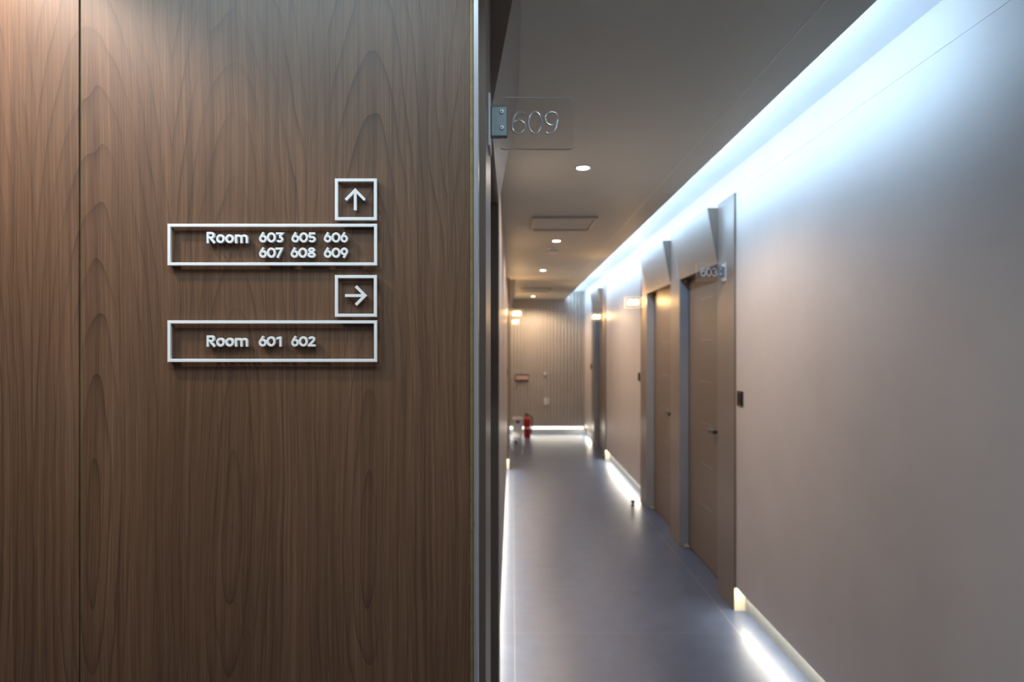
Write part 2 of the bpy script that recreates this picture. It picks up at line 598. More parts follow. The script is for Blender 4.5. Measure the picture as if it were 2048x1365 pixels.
tag(build('trim_2', bm, M['brass']), 'brass edge strip along the right side of the walnut wall', 'trim', kind='structure')
bm = bmesh.new()
box(bm, -0.0686, -0.0589, Y_WOOD + 0.003, Y_WOOD + 0.022, 0, Z_C, bevel=0.0012)
tag(build('trim_3', bm, M['grey_trim']), 'pale metal corner trim beside the brass edge strip', 'trim', kind='structure')

# lobby behind the camera
bm = bmesh.new()
box(bm, X_LOB - 0.1, 1.55, Y_BACK - 0.1, Y_BACK, 0, Z_T)
tag(build('wall_back', bm, M['lobby']), 'plain lobby wall behind the viewer', 'wall', kind='structure')
bm = bmesh.new()
box(bm, X_LOB - 0.1, X_LOB, Y_BACK, 1.21, 0, Z_C)
tag(build('wall_lobby', bm, M['lobby']), 'plain lobby side wall opposite the right wall', 'wall', kind='structure')

# ceiling joint
bm = bmesh.new()
box(bm, 0.847, 0.8505, Y_BACK, Y_END, Z_C - 0.0006, Z_C - 0.0001)
tag(build('trim_4', bm, M['white']), 'fine raised joint line in the ceiling parallel to the cove', 'trim', kind='structure')
bm = bmesh.new()
box(bm, 0.10, 1.18, Y_END - 0.002, Y_END - 0.0002, 1.098, 1.103)
box(bm, 0.02, 1.18, Y_END - 0.002, Y_END - 0.0002, 2.262, 2.267)
tag(build('trim_5', bm, M['hatch']), 'faint horizontal joints in the fluted end wall', 'trim', kind='structure')

# portal uprights
trim_no = 6
where_r = ['upright nearest the viewer beside the door marked 603', 'upright between the doors marked 603 and 605',
           'upright on the far side of the door marked 605', 'upright on the near side of the door marked 606',
           'upright on the far side of the door marked 606']
for (y0, y1), lab in zip(RP, where_r):
    bm = bmesh.new()
    box(bm, XR_P, 1.46, y0, y1, 0, 2.48, bevel=0.0015)
    o = tag(build('trim_%d' % trim_no, bm, M['portal']), 'taupe door-surround ' + lab, 'door surround', kind='structure')
    trim_no += 1
    if (y0, y1) in (RP[0], RP[3]):                # raw end block closing the lit gap
        bm = bmesh.new()
        box(bm, XR_P + 0.001, 1.392, y0 - 0.004, y0 + 0.004, 0, Z_GAP)
        build('end_block', bm, M['cream'], o)
    if (y0, y1) in (RP[2], RP[4]):
        bm = bmesh.new()
        box(bm, XR_W, 1.392, y1 - 0.004, y1 + 0.004, 0, Z_GAP)
        build('end_block', bm, M['cream'], o)
where_l = ['upright carrying the 609 plate beside the walnut wall', 'upright on the far side of the door marked 609',
           'upright on the near side of the door marked 608', 'upright between the doors marked 608 and 607',
           'upright on the far side of the door marked 607']
for (y0, y1), lab in zip(LP, where_l):
    bm = bmesh.new()
    box(bm, -0.20, XL_P if y0 < 5 else XL_F, y0, y1, 0, Z_C - 0.001, bevel=0.0015)
    o = tag(build('trim_%d' % trim_no, bm, M['portal']), 'taupe door-surround ' + lab, 'door surround', kind='structure')
    trim_no += 1
    if (y0, y1) == LP[2]:
        bm = bmesh.new()
        box(bm, -0.125, XL_F - 0.001, y0 - 0.004, y0 + 0.004, 0, Z_GAP)
        build('end_block', bm, M['cream'], o)
    if (y0, y1) in (LP[1], LP[4]):
        bm = bmesh.new()
        box(bm, -0.125, XL_W, y1 - 0.004, y1 + 0.004, 0, Z_GAP)
        build('end_block', bm, M['cream'], o)


# ------------------------------------------------------------------ doors
def make_door(no, side, y0, y1, label):
    """side +1: right wall, -1: left wall. Local x runs out of the wall into the corridor is -side."""
    xd = XR_D if side > 0 else XL_D
    xp = XR_P if side > 0 else (XL_P if y0 < 5 else XL_F)
    root = tag(empty('door_%d' % no, (xd, y0, 0)), label, 'door', kind='structure')
    Wd = y1 - y0
    s = side
    bm = bmesh.new()
    box(bm, *sorted((0, s * 0.045)), 0.004, Wd - 0.004, 0.006, Z_HEAD - 0.002)
    leaf = build('door_leaf', bm, M['door'], root)
    # lever handle on the near side of the leaf
    hy, hz = 0.17, 1.0
    bm = bmesh.new()
    lathe(bm, [(0.001, -s * 0.0), (0.026, 0.0), (0.026, -s * 0.008), (0.022, -s * 0.010), (0.011, -s * 0.011), (0.011, -s * 0.046), (0.001, -s * 0.047)],
          (0, hy, hz), 'x', 24)
    bx = sorted((-s * 0.036, -s * 0.056))
    box(bm, bx[0], bx[1], hy - 0.018, hy + 0.115, hz - 0.014, hz + 0.014, bevel=0.005, seg=3)
    build('door_handle', bm, M['dark_metal'], leaf)
    # keyhole plate below
    bm = bmesh.new()
    lathe(bm, [(0.001, 0.0), (0.013, 0.0), (0.013, -s * 0.006), (0.001, -s * 0.007)], (0, hy, hz - 0.085), 'x', 24)
    build('lock_cover', bm, M['dark_metal'], leaf)
    # pivots at the hinge side (far end)
    bm = bmesh.new()
    box(bm, *sorted((-s * 0.002, -s * 0.042)), Wd - 0.06, Wd - 0.004, 0.0, 0.020, bevel=0.006)
    lathe(bm, [(0.001, 0.018), (0.013, 0.018), (0.013, 0.030), (0.001, 0.034)], (-s * 0.021, Wd - 0.032, 0), 'z', 20)
    build('floor_pivot', bm, M['pivot'], root)
    bm = bmesh.new()
    box(bm, *sorted((-s * 0.002, -s * 0.040)), Wd - 0.065, Wd - 0.006, Z_HEAD - 0.026, Z_HEAD - 0.002, bevel=0.006)
    build('top_pivot', bm, M['brass'], root)
    # sloping header over the doorway
    zt = 2.457 if side > 0 else Z_C - 0.002
    out = 0.068 if side > 0 else (0.074 if y0 < 5 else 0.082)
    xo = xp - xd
    bm = bmesh.new()
    xw = (XR_W if side > 0 else XL_W) - xd - s * 0.0005
    prism(bm, [(xo, Z_HEAD), (xo - s * out, zt), (xw, zt), (xw, Z_HEAD)], 'y', 0.001, Wd - 0.001)
    build('header_panel', bm, M['portal'] if side > 0 else M['wall_left'], root)  # paler film on the left headers stands in for light on their faces
    if side > 0:  # added liners, their blue-grey stands in for cool light on these jambs
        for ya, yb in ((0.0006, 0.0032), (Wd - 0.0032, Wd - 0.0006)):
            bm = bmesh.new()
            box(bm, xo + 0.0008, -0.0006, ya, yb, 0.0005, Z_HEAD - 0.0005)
            build('jamb_tint_liner', bm, M['jamb'], root)
    # soffit filler above the leaf
    bm = bmesh.new()
    box(bm, *sorted((xw + s * 0.001, s * 0.045)), 0.001, Wd - 0.001, Z_HEAD, Z_HEAD + 0.003)
    build('head_jamb', bm, M['portal'], root)
    return root


make_door(1, +1, *RO[0], 'taupe door under a sloping header beside the plate reading 603')
make_door(2, +1, *RO[1], 'taupe door under a sloping header beside the glowing plate reading 605')
make_door(3, +1, *RO[2], 'far taupe door beside the glowing plate reading 606 near the fluted wall')
make_door(4, -1, *LO[0], 'taupe door hidden behind the walnut wall under the header behind the 609 plate')
make_door(5, -1, *LO[1], 'taupe door on the far left beside the glowing plate reading 608')
make_door(6, -1, *LO[2], 'taupe door on the far left beside the glowing plate reading 607')

# ------------------------------------------------------------------ glyph paths (unit height)
def arc(cx, cy, rx, ry, a0, a1, n=18):
    return [(cx + rx * math.cos(math.radians(a0 + (a1 - a0) * i / n)), cy + ry * math.sin(math.radians(a0 + (a1 - a0) * i / n))) for i in range(n + 1)]


def bold_glyph(ch, s):
    """list of (points, closed), width. Heavy geometric sans of the wall signs, s = stroke as a share of the height"""
    h = s / 2
    if ch == '0':
        wd = 0.89
        return [(arc(wd / 2, 0.5, wd / 2 - h, 0.5 - h, 0, 360, 36)[:-1], True)], wd
    if ch in '69':
        wd = 0.76
        R = wd / 2
        r = R - h
        bowl = (arc(R, R, r, r, 0, 360, 32)[:-1], True)
        # straight stem, tangent to the left of the bowl
        top = (0.585 * wd, 1.0)
        d = Vector(top) - Vector((R, R))
        L = d.length
        a = math.atan2(d.y, d.x) + math.acos(min(1, r / L))
        tp = (R + r * math.cos(a), R + r * math.sin(a))
        paths = [bowl, ([top, tp, (R + r * math.cos(a + 0.35), R + r * math.sin(a + 0.35))], False)]
        if ch == '9':
            paths = [([(wd - x, 1 - y) for x, y in p], c) for p, c in paths]
        return paths, wd
    if ch == '3':
        wd = 0.76
        r = 0.315 - h
        cy = 0.315
        return [([(0.03, 1 - h), (wd - 0.10, 1 - h), (0.34, 0.60)], False),
                (arc(0.37, cy, r + 0.06, r, 97, -150, 24), False)], wd
    if ch == '5':
        wd = 0.74
        r = 0.325 - h
        return [([(wd - 0.06, 1 - h), (0.19, 1 - h), (0.13, 0.53)], False),
                ([(0.13, 0.53)] + arc(0.36, 0.325, r + 0.06, r, 110, -150, 24), False)], wd
    if ch == '7':
        wd = 0.75
        return [([(0.0, 1 - h), (wd - 0.12, 1 - h), (0.20, 0.0)], False)], wd
    if ch == '8':
        wd = 0.78
        return [(arc(wd / 2, 0.76, 0.335 - h, 0.24 - h + 0.02, 0, 360, 28)[:-1], True),
                (arc(wd / 2, 0.285, wd / 2 - h, 0.285 - h, 0, 360, 28)[:-1], True)], wd
    if ch == '1':
        wd = 0.52
        return [([(wd - h, 0.0), (wd - h, 1.0)], False), ([(wd - h, 1 - h * 1.1), (0.03, 0.78)], False)], wd
    if ch == '2':
        wd = 0.74
        r = 0.30 - h
        return [(arc(0.37, 0.70, r + 0.05, r, 165, -25, 18) + [(0.12, h)], False), ([(0.02, h), (wd, h)], False)], wd
    if ch == 'R':
        wd = 0.86
        return [([(h, 0.0), (h, 1.0)], False),
                ([(h, 1 - h), (0.40, 1 - h)] + arc(0.42, 0.695, 0.30 - h + 0.02, 0.305 - h, 90, -90, 14) + [(h, 0.39 + h)], False),
                ([(0.36, 0.44), (wd - h - 0.02, 0.0)], False)], wd
    if ch == 'o':
        wd = 0.78
        ry = 0.40
        return [(arc(wd / 2, ry - 0.01, wd / 2 - h, ry - h, 0, 360, 32)[:-1], True)], wd
    if ch == 'm':
        wd = 1.17
        xm = wd / 2
        t = 0.77
        r1 = (xm - h) / 2
        return [([(h, 0), (h, t)], False),
                (arc(h + r1, t - 0.34 + 0.02, r1, 0.34 - h - 0.02, 180, 0, 14) + [(xm, 0)], False),
                (arc(xm + r1, t - 0.34 + 0.02, r1, 0.34 - h - 0.02, 180, 0, 14) + [(wd - h, 0)], False)], wd
    raise ValueError(ch)


def thin_glyph(ch):
    """centre-lines of the engraved room numbers, box 0..0.62 x 0..1"""
    wd = 0.60
    if ch == '0':
        return [(arc(wd / 2, 0.5, wd / 2, 0.5, 0, 360, 36)[:-1], True)]
    if ch in '69':
        p = [(arc(0.30, 0.31, 0.30, 0.31, 0, 360, 30)[:-1], True),
             (arc(0.42, 0.31, 0.42, 0.69, 180, 62, 20), False)]
        if ch == '9':
            p = [([(wd - x, 1 - y) for x, y in q], c) for q, c in p]
        return p
    if ch == '3':
        return [(arc(0.29, 0.75, 0.25, 0.25, 160, -90, 20) + arc(0.29, 0.25, 0.30, 0.25, 90, -160, 20), False)]
    if ch == '5':
        return [([(0.54, 1.0), (0.12, 1.0), (0.06, 0.56)] + arc(0.28, 0.32, 0.31, 0.32, 125, -150, 22), False)]
    if ch == '7':
        return [([(0.0, 1.0), (0.58, 1.0), (0.18, 0.0)], False)]
    if ch == '8':
        return [(arc(0.30, 0.76, 0.24, 0.24, 0, 360, 26)[:-1], True), (arc(0.30, 0.26, 0.30, 0.26, 0, 360, 26)[:-1], True)]
    raise ValueError(ch)


# ------------------------------------------------------------------ wall signs on the walnut (positions in metres on the board)
K = Y_WOOD / 1365.33


def wx(px): return (px - 1024) * K * 0.99
def wz(py): return HC + (701 - py) * K * 0.99


FRONT, BACKF = Y_WOOD - 0.0095, Y_WOOD - 0.0040       # letters stand off the board on pins


def glyph_mesh(bm, ch, x0, zb, H, stroke, wpx=None):
    paths, wd = bold_glyph(ch, stroke)
    sx = (wpx / (wd * H)) if wpx else 1.0
    e = 0.0005
    sec = [(-1, BACKF), (-1, FRONT + e), (-0.82, FRONT), (0.82, FRONT), (1, FRONT + e), (1, BACKF)]
    for i, (pts, closed) in enumerate(paths):       # crossing strokes sit a hair apart
        ribbon(bm, [(x0 + x * H * sx, zb + y * H) for x, y in pts], stroke * H, [(a, b - 0.00012 * i) for a, b in sec], closed)
    return wd * H * sx


def pin(bm, x, z, r=0.0013):
    lathe(bm, [(r, BACKF + 0.0005), (r, Y_WOOD - 0.0002)], (x, 0, z), 'y', 8)


def frame_mesh(x0, x1, z0, z1, t):
    bm = bmesh.new()
    pts = [(x0 + t / 2, z0 + t / 2), (x1 - t / 2, z0 + t / 2), (x1 - t / 2, z1 - t / 2), (x0 + t / 2, z1 - t / 2)]
    sec = [(-1, BACKF), (-1, FRONT + 0.0004), (-0.86, FRONT), (0.86, FRONT), (1, FRONT + 0.0004), (1, BACKF)]
    A = []
    for i, p in enumerate(pts):
        sxn = -1 if i in (0, 3) else 1
        szn = -1 if i in (0, 1) else 1
        A.append([bm.verts.new((p[0] + sxn * s * t / 2, y, p[1] + szn * s * t / 2)) for s, y in sec])
    for i in range(4):
        a, b = A[i], A[(i + 1) % 4]
        for k in range(len(sec)):
            bm.faces.new((a[k], a[(k + 1) % len(sec)], b[(k + 1) % len(sec)], b[k]))
    for p in pts:
        pin(bm, p[0], p[1])
    return bm


TB = 6.2 * K


def sign_root(name, px0, px1, py0, py1, label, group=None):
    r = empty(name, (wx((px0 + px1) / 2), Y_WOOD, wz(py1)))
    tag(r, label, 'sign', group)
    return r


def local(o, root):
    o.matrix_parent_inverse = root.matrix_world.inverted()


def arrow_sign(py0, py1, direction, label):
    r = sign_root('arrow_sign', 668.8, 753.2, py0, py1, label, 'arrow signs on the walnut wall')
    bpy.context.view_layer.update()
    o = build('frame', frame_mesh(wx(668.8), wx(753.2), wz(py1), wz(py0), TB), M['sign_white'], r)
    local(o, r)
    bm = bmesh.new()
    sec = [(-1, BACKF), (-1, FRONT), (1, FRONT), (1, BACKF)]
    if direction == 'up':
        a, b = [(709.7, 420), (709.7, 380.5)], [(690.5, 399.3), (709.7, 379.8), (728.9, 399.3)]
    else:
        a, b = [(689.2, 591.2), (728.5, 591.2)], [(710.8, 572.6), (729.3, 591.2), (710.8, 609.8)]
    ribbon(bm, [(wx(x), wz(y)) for x, y in a], 5.6 * K, sec)
    ribbon(bm, [(wx(x), wz(y)) for x, y in b], 5.6 * K, [(p, q - 0.00012) for p, q in sec])
    for q in (a[0], b[0], b[-1]):
        pin(bm, wx(q[0] * 0.9 + 71), wz(q[1] * 0.9 + (39.9 if direction == 'up' else 59.1)))
    o = build('arrow', bm, M['sign_white'], r)
    local(o, r)
    return r


def word(root, name, text, glyphs, pyb, hpx, stroke_px):
    """glyphs: list of (char, px0, px1)"""
    bm = bmesh.new()
    H = hpx * K * 0.99
    for ch, a, b in glyphs:
        glyph_mesh(bm, ch, wx(a), wz(pyb), H, stroke_px / hpx, (b - a) * K * 0.99)
        if ch in '609o8':
            pin(bm, wx((a + b) / 2), wz(pyb - stroke_px * 0.5))
        elif ch in '172':
            pin(bm, wx(b - stroke_px * (0.5 if ch != '7' else 2.3)), wz(pyb - stroke_px * 0.5))
        elif ch in '35':
            pin(bm, wx((a + b) / 2), wz(pyb - stroke_px * 0.5))
        else:
            pin(bm, wx(a + stroke_px * 0.5), wz(pyb - stroke_px))
    o = build(name, bm, M['sign_white'], root)
    local(o, root)
    return o


def room_word(r, pyb):
    word(r, 'room_word', 'Room', [('R', 411.5, 430.6), ('o', 430.6, 448.0), ('o', 448.9, 466.3), ('m', 468.2, 494.8)], pyb, 22.6, 4.8)


def room_sign(py0, py1, label):
    r = sign_root('room_list_sign', 333.2, 753.6, py0, py1, label, 'room list signs on the walnut wall')
    bpy.context.view_layer.update()
    o = build('frame', frame_mesh(wx(333.2), wx(753.6), wz(py1), wz(py0), TB), M['sign_white'], r)
    local(o, r)
    return r


DIG = {'603': [('6', 516.6, 532.4), ('0', 532.2, 550.4), ('3', 550.2, 566.0)],
       '605': [('6', 581.6, 597.3), ('0', 597.2, 615.0), ('5', 615.0, 630.5)],
       '606': [('6', 646.6, 662.0), ('0', 661.8, 680.0), ('6', 680.0, 695.0)],
       '607': [('6', 516.6, 532.4), ('0', 532.2, 550.4), ('7', 549.4, 564.8)],
       '608': [('6', 580.0, 595.4), ('0', 595.2, 613.3), ('8', 613.7, 630.4)],
       '609': [('6', 646.6, 662.0), ('0', 661.8, 680.0), ('9', 680.0, 695.2)],
       '601': [('6', 516.0, 531.8), ('0', 531.5, 549.8), ('1', 551.0, 562.0)],
       '602': [('6', 581.0, 596.4), ('0', 596.2, 614.3), ('2', 614.2, 630.0)]}

arrow_sign(356.4, 440.2, 'up', 'square pale frame with an arrow pointing up, above the six-room sign on walnut')
s1 = room_sign(447.2, 531.0, 'long pale frame on walnut reading Room 603 605 606 607 608 609')
room_word(s1, 486.2)
for k in ('603', '605', '606'):
    word(s1, 'room_number', k, DIG[k], 485.0, 20.6, 4.6)
for k in ('607', '608', '609'):
    word(s1, 'room_number', k, DIG[k], 515.6, 20.6, 4.6)
arrow_sign(550.2, 634.0, 'right', 'square pale frame with an arrow pointing sideways, above the two-room sign on walnut')
s2 = room_sign(641.2, 724.6, 'long pale frame on walnut reading Room 601 602')
room_word(s2, 693.8)
for k in ('601', '602'):
    word(s2, 'room_number', k, DIG[k], 693.8, 20.6, 4.6)

bm = bmesh.new()
lathe(bm, [(0.0014, 0.0), (0.0014, -0.0004)], (0, 0, 0), 'y', 14)
o = build('dot_sticker', bm, M['red'])
o.location = ((946 - 1024) * (Y_WOOD + 0.001) / 1365.33 + 0.0008, Y_WOOD + 0.00095, HC - (1046 - 701) * K)
tag(o, 'tiny red dot stuck on the brass edge strip of the walnut wall', 'sticker')


# ------------------------------------------------------------------ acrylic room plates
def rounded(x0, x1, z0, z1, r, n=5):
    pts = []
    for cx, cz, a in ((x1 - r, z1 - r, 0), (x0 + r, z1 - r, 90), (x0 + r, z0 + r, 180), (x1 - r, z0 + r, 270)):
        pts += [(cx + r * math.cos(math.radians(a + 90 * i / n)), cz + r * math.sin(math.radians(a + 90 * i / n))) for i in range(n + 1)]
    return pts


PZ0, PZ1 = 1.972, 2.082


def room_plate(number, side, y, label, lit):
    """side -1: on the left wall projecting to +x; +1: on the right wall projecting to -x"""
    x0 = (XL_P if y < 5 else XL_F) if side < 0 else XR_P
    d = -side
    r = empty('room_number_plate', (x0, y, PZ0))
    tag(r, label, 'room number sign', 'acrylic room number plates')
    H = PZ1 - PZ0
    # base plate flat on the upright
    bm = bmesh.new()
    box(bm, *sorted((0.0002 * d, 0.0052 * d)), -0.030, 0.050, 0.0, H, bevel=0.0012)
    base = build('base_plate', bm, M['base_plate'], r)
    # folded steel clip holding the plate
    bm = bmesh.new()
    zc0, zc1 = 0.024, 0.089
    box(bm, *sorted((0.0050 * d, 0.0405 * d)), -0.0105, 0.0075, zc0, zc1, bevel=0.0026, seg=3)
    clip = build('bracket', bm, M['steel'], r)
    for zz in (zc0 + 0.0185, zc1 - 0.0125):
        bm = bmesh.new()
        lathe(bm, [(0.0056, -0.0102), (0.0056, -0.0114), (0.0050, -0.0126), (0.0036, -0.0131), (0.0004, -0.0132)], (0.0285 * d, 0, zz), 'y', 20)
        box(bm, 0.0285 * d - 0.0028, 0.0285 * d + 0.0028, -0.01335, -0.0128, zz - 0.0006, zz + 0.0006, 1)
        box(bm, 0.0285 * d - 0.0006, 0.0285 * d + 0.0006, -0.01336, -0.0128, zz - 0.0028, zz + 0.0028, 1)
        build('screw', bm, [M['chrome'], M['black']], clip, smooth=False)
    # plate
    px0, px1 = sorted((0.0262 * d, 0.1790 * d))
    bm = bmesh.new()
    fs = prism(bm, rounded(px0, px1, 0.0, H, 0.006), 'y', -0.0040, 0.0040)
    if lit:
        for f in fs[2:]:
            f.material_index = 1
    es = [e for f in fs[:2] for e in f.edges]
    if not lit:
        bmesh.ops.bevel(bm, geom=es, offset=0.0007, segments=2, affect='EDGES')
        bm.normal_update()
        for f in bm.faces:
            if abs(f.normal.y) < 0.95:
                f.material_index = 2
    plate = build('plate', bm, [M['acrylic_lit'] if lit else M['acrylic'], M['edge_glow'], M['edge']], r)
    # engraved digits, left to right for the viewer
    HD = 0.0455
    WD = HD * 0.60
    gap = 0.0352
    sx = 0.0790 if d > 0 else -0.0790 - 0.0 
    cx0 = (0.0505 if d > 0 else -0.150)
    zb = 0.0325
    sec = [(-1, -0.0041), (-0.95, -0.0050), (-0.62, -0.0056), (0, -0.0058), (0.62, -0.0056), (0.95, -0.0050), (1, -0.0041)]
    rims = [1, 1, 0, 0, 1, 1, 0]
    t = 0.0056
    if number == '603':
        t = 0.0078
        rims = [1] * 7
    for i, ch in enumerate(number):
        bm = bmesh.new()
        for q, (pts, closed) in enumerate(thin_glyph(ch)):
            ribbon(bm, [(cx0 + i * gap + x * WD / 0.60, zb + yy * HD) for x, yy in pts], t, [(a, b - 0.00012 * q) for a, b in sec], closed, mats=None if lit else rims)
        build('digit', bm, M['sign_glow'] if lit else [M['engraved'], M['engraved_rim']], plate, smooth=not lit)
    if lit:                                        # point light added in front of the plate to carry its glow outward
        d_ = bpy.data.lights.new('sign_lamp', 'POINT')
        d_.energy = P_SIGN
        d_.color = (1.0, 0.57, 0.22)
        d_.shadow_soft_size = 0.026
        o_ = bpy.data.objects.new('sign_lamp', d_)
        o_.location = (0.112 * d, -0.034, H * 0.62)
        o_.parent = r
        COL.objects.link(o_)
    return r


room_plate('609', -1, 1.45, 'clear unlit acrylic plate engraved 609 in a steel clip beside the walnut wall', False)
room_plate('603', +1, 4.22, 'clear unlit acrylic plate reading 603 under the tall greige door header', False)
room_plate('605', +1, 6.88, 'glowing acrylic plate reading 605 on the surround past the second door', True)
room_plate('606', +1, 9.85, 'glowing acrylic plate reading 606 on the surround of the last door near the fluted wall', True)
room_plate('608', -1, 8.95, 'upper larger of two glowing acrylic plates before the fluted wall, reading 608', True)
room_plate('607', -1, 11.55, 'lower smaller of two glowing acrylic plates before the fluted wall, reading 607', True)


# ------------------------------------------------------------------ ceiling fittings
def downlight(x, y, label, watts, color, group, angle=156, blend=0.4):
    r = empty('downlight', (x, y, Z_C))
    tag(r, label, 'ceiling light', group)
    bm = bmesh.new()
    R = 0.043
    prof = [(0.0315, -0.0005), (R, -0.0005), (R, -0.0030), (0.039, -0.0048), (0.0345, -0.0042), (0.0315, -0.0020)]
    n = 40
    rings = []
    for rr, h in prof:
        rings.append([bm.verts.new((rr * math.cos(2 * PI * k / n), rr * math.sin(2 * PI * k / n), h)) for k in range(n)])
    for i in range(len(rings)):
        a, b = rings[i], rings[(i + 1) % len(rings)]
        for k in range(n):
            bm.faces.new((a[k], a[(k + 1) % n], b[(k + 1) % n], b[k]))
    build('trim_ring', bm, M['white'], r, smooth=True)
    bm = bmesh.new()
    lathe(bm, [(0.031, -0.0006), (0.031, -0.0018), (0.02, -0.0030), (0.001, -0.0034)], n=32)
    build('lens', bm, M['lens'], r, smooth=True)
    d = bpy.data.lights.new('lamp', 'SPOT')
    d.energy = watts
    d.color = color
    d.spot_size = math.radians(angle)
    d.spot_blend = blend
    d.shadow_soft_size = 0.03
    o = bpy.data.objects.new('lamp', d)
    o.location = (0, 0, -0.012)
    o.parent = r
    COL.objects.link(o)
    return r


GD = 'downlights along the corridor ceiling'
downlight(0.367, 3.53, 'round recessed downlight above the 609 plate, largest and nearest of the row', P_DOWN * 0.84, (1.0, 0.85, 0.73), GD)
downlight(0.384, 5.89, 'round recessed downlight between the ceiling hatch and the smoke detector', P_DOWN, C_DOWN, GD)
downlight(0.366, 8.06, 'round recessed downlight past the smoke detector, third of the row', P_DOWN, C_DOWN, GD)
downlight(0.367, 11.94, 'round recessed downlight last in the row, close to the fluted wall', P_DOWN * 1.1, C_DOWN, GD)
GL = 'downlights in the lobby ceiling'
downlight(-1.02, 0.92, 'round recessed downlight close to the walnut wall', P_LOBBY * 4.1, (1.0, 0.78, 0.63), GL, 120)
downlight(-1.45, 0.35, 'round recessed lobby downlight left of the viewer', P_LOBBY, C_LOBBY, GL)
downlight(-0.55, -0.35, 'round recessed lobby downlight above the viewer', P_LOBBY, C_LOBBY, GL)
downlight(0.20, 0.55, 'unseen round lobby downlight added to light the 609 plate', 17.0, (0.74, 0.90, 1.0), GL)  # unseen cool lamp, added to lift the plate and its digits

r = empty('added_panel_light', (-0.65, 0.67, Z_C))  # unseen panel, added for broad cool light on the walnut
tag(r, 'long flat unseen ceiling light added to brighten the walnut wall', 'ceiling light')
bm = bmesh.new()
box(bm, -0.56, 0.56, -0.16, 0.16, -0.018, -0.0003, bevel=0.002)
build('housing', bm, M['white'], r)
bm = bmesh.new()
box(bm, -0.54, 0.54, -0.14, 0.14, -0.020, -0.0178)
build('diffuser', bm, M['cove'], r)
area('lamp', (0, 0, -0.0215), (0, 0, 0), 1.08, 0.28, P_PANEL, C_PANEL, r)


def hatch(x0, x1, y0, y1, label):
    r = empty('access_hatch', ((x0 + x1) / 2, (y0 + y1) / 2, Z_C))
    tag(r, label, 'ceiling hatch', 'ceiling access hatches')
    a, b = (x1 - x0) / 2, (y1 - y0) / 2
    bm = bmesh.new()
    t, h = 0.022, 0.014
    box(bm, -a, a, -b, -b + t, -h, -0.0003, bevel=0.001)
    box(bm, -a, a, b - t, b, -h, -0.0003, bevel=0.001)
    box(bm, -a, -a + t, -b + t, b - t, -h, -0.0003)
    box(bm, a - t, a, -b + t, b - t, -h, -0.0003)
    build('frame', bm, M['hatch'], r)
    bm = bmesh.new()
    box(bm, -a + t, a - t, -b + t, b - t, -0.005, -0.0003)
    build('panel', bm, M['ceiling'], r)


hatch(0.148, 0.610, 4.82, 5.33, 'square ceiling access hatch in front of the second downlight')
hatch(0.130, 0.600, 10.35, 10.85, 'square ceiling access hatch before the last downlight')

r = empty('smoke_detector', (0.378, 6.30, Z_C))
tag(r, 'round white smoke detector on the ceiling behind the second downlight', 'smoke detector')
bm = bmesh.new()
lathe(bm, [(0.058, -0.0004), (0.058, -0.014), (0.054, -0.018), (0.040, -0.020)], n=36)
build('base', bm, M['white'], r, smooth=False)
bm = bmesh.new()
lathe(bm, [(0.048, -0.0195), (0.047, -0.036), (0.040, -0.048), (0.024, -0.054), (0.001, -0.056)], n=36)
for k in range(9):
    a = 2 * PI * k / 9
    box(bm, 0.0445 * math.cos(a) - 0.006, 0.0445 * math.cos(a) + 0.006, 0.0445 * math.sin(a) - 0.006, 0.0445 * math.sin(a) + 0.006, -0.034, -0.025, 1)
build('sensor_head', bm, [M['white'], M['black']], r)


# ------------------------------------------------------------------ small wall fittings
def key_switch(x, y, z, side, label):
    r = empty('key_card_switch', (x, y, z))
    tag(r, label, 'wall switch', 'black key card switches')
    s = side
    bm = bmesh.new()
    box(bm, *sorted((-s * 0.0002, -s * 0.010)), -0.043, 0.043, -0.043, 0.043, bevel=0.0025)
    build('plate', bm, M['black'], r)
    bm = bmesh.new()
    box(bm, *sorted((-s * 0.009, -s * 0.0125)), -0.030, 0.030, -0.030, 0.030, bevel=0.0015)
    build('button', bm, M['black_gloss'], r)


key_switch(XR_W, 3.965, 1.265, +1, 'black square wall switch beside the 603 door surround, largest of the wall switches')
key_switch(XR_W, 7.12, 1.270, +1, 'black wall switch below the glowing 605 plate')
key_switch(XR_W, 11.42, 1.270, +1, 'dark wall switch past the door marked 606 beside the fluted wall')
key_switch(XL_W, 8.74, 1.270, -1, 'dark wall switch on the left corridor wall below the glowing 608 plate')

# wall outlet on the fluted wall
r = empty('wall_outlet', (0.635, Y_END, 0.605))
tag(r, 'white outlet plate on the fluted end wall', 'wall outlet')
bm = bmesh.new()
box(bm, -0.048, 0.048, -0.010, -0.0002, -0.062, 0.062, bevel=0.003)
build('plate', bm, M['white'], r)
for zz in (-0.026, 0.026):
    bm = bmesh.new()
    lathe(bm, [(0.019, -0.0095), (0.019, -0.0105), (0.016, -0.0106), (0.001, -0.0106)], (0.014, 0, zz), 'y', 20)
    build('socket', bm, M['skirting'], r)

# small knob in the joint
bm = bmesh.new()
lathe(bm, [(0.012, -0.0021), (0.012, -0.012), (0.024, -0.020), (0.024, -0.030), (0.016, -0.036), (0.001, -0.037)], (0, 0, 0), 'y', 20)
o = build('panel_knob', bm, M['white'], smooth=False)
o.location = (0.61, Y_END, 1.11)
tag(o, 'small pale knob on the joint line of the fluted end wall', 'knob')

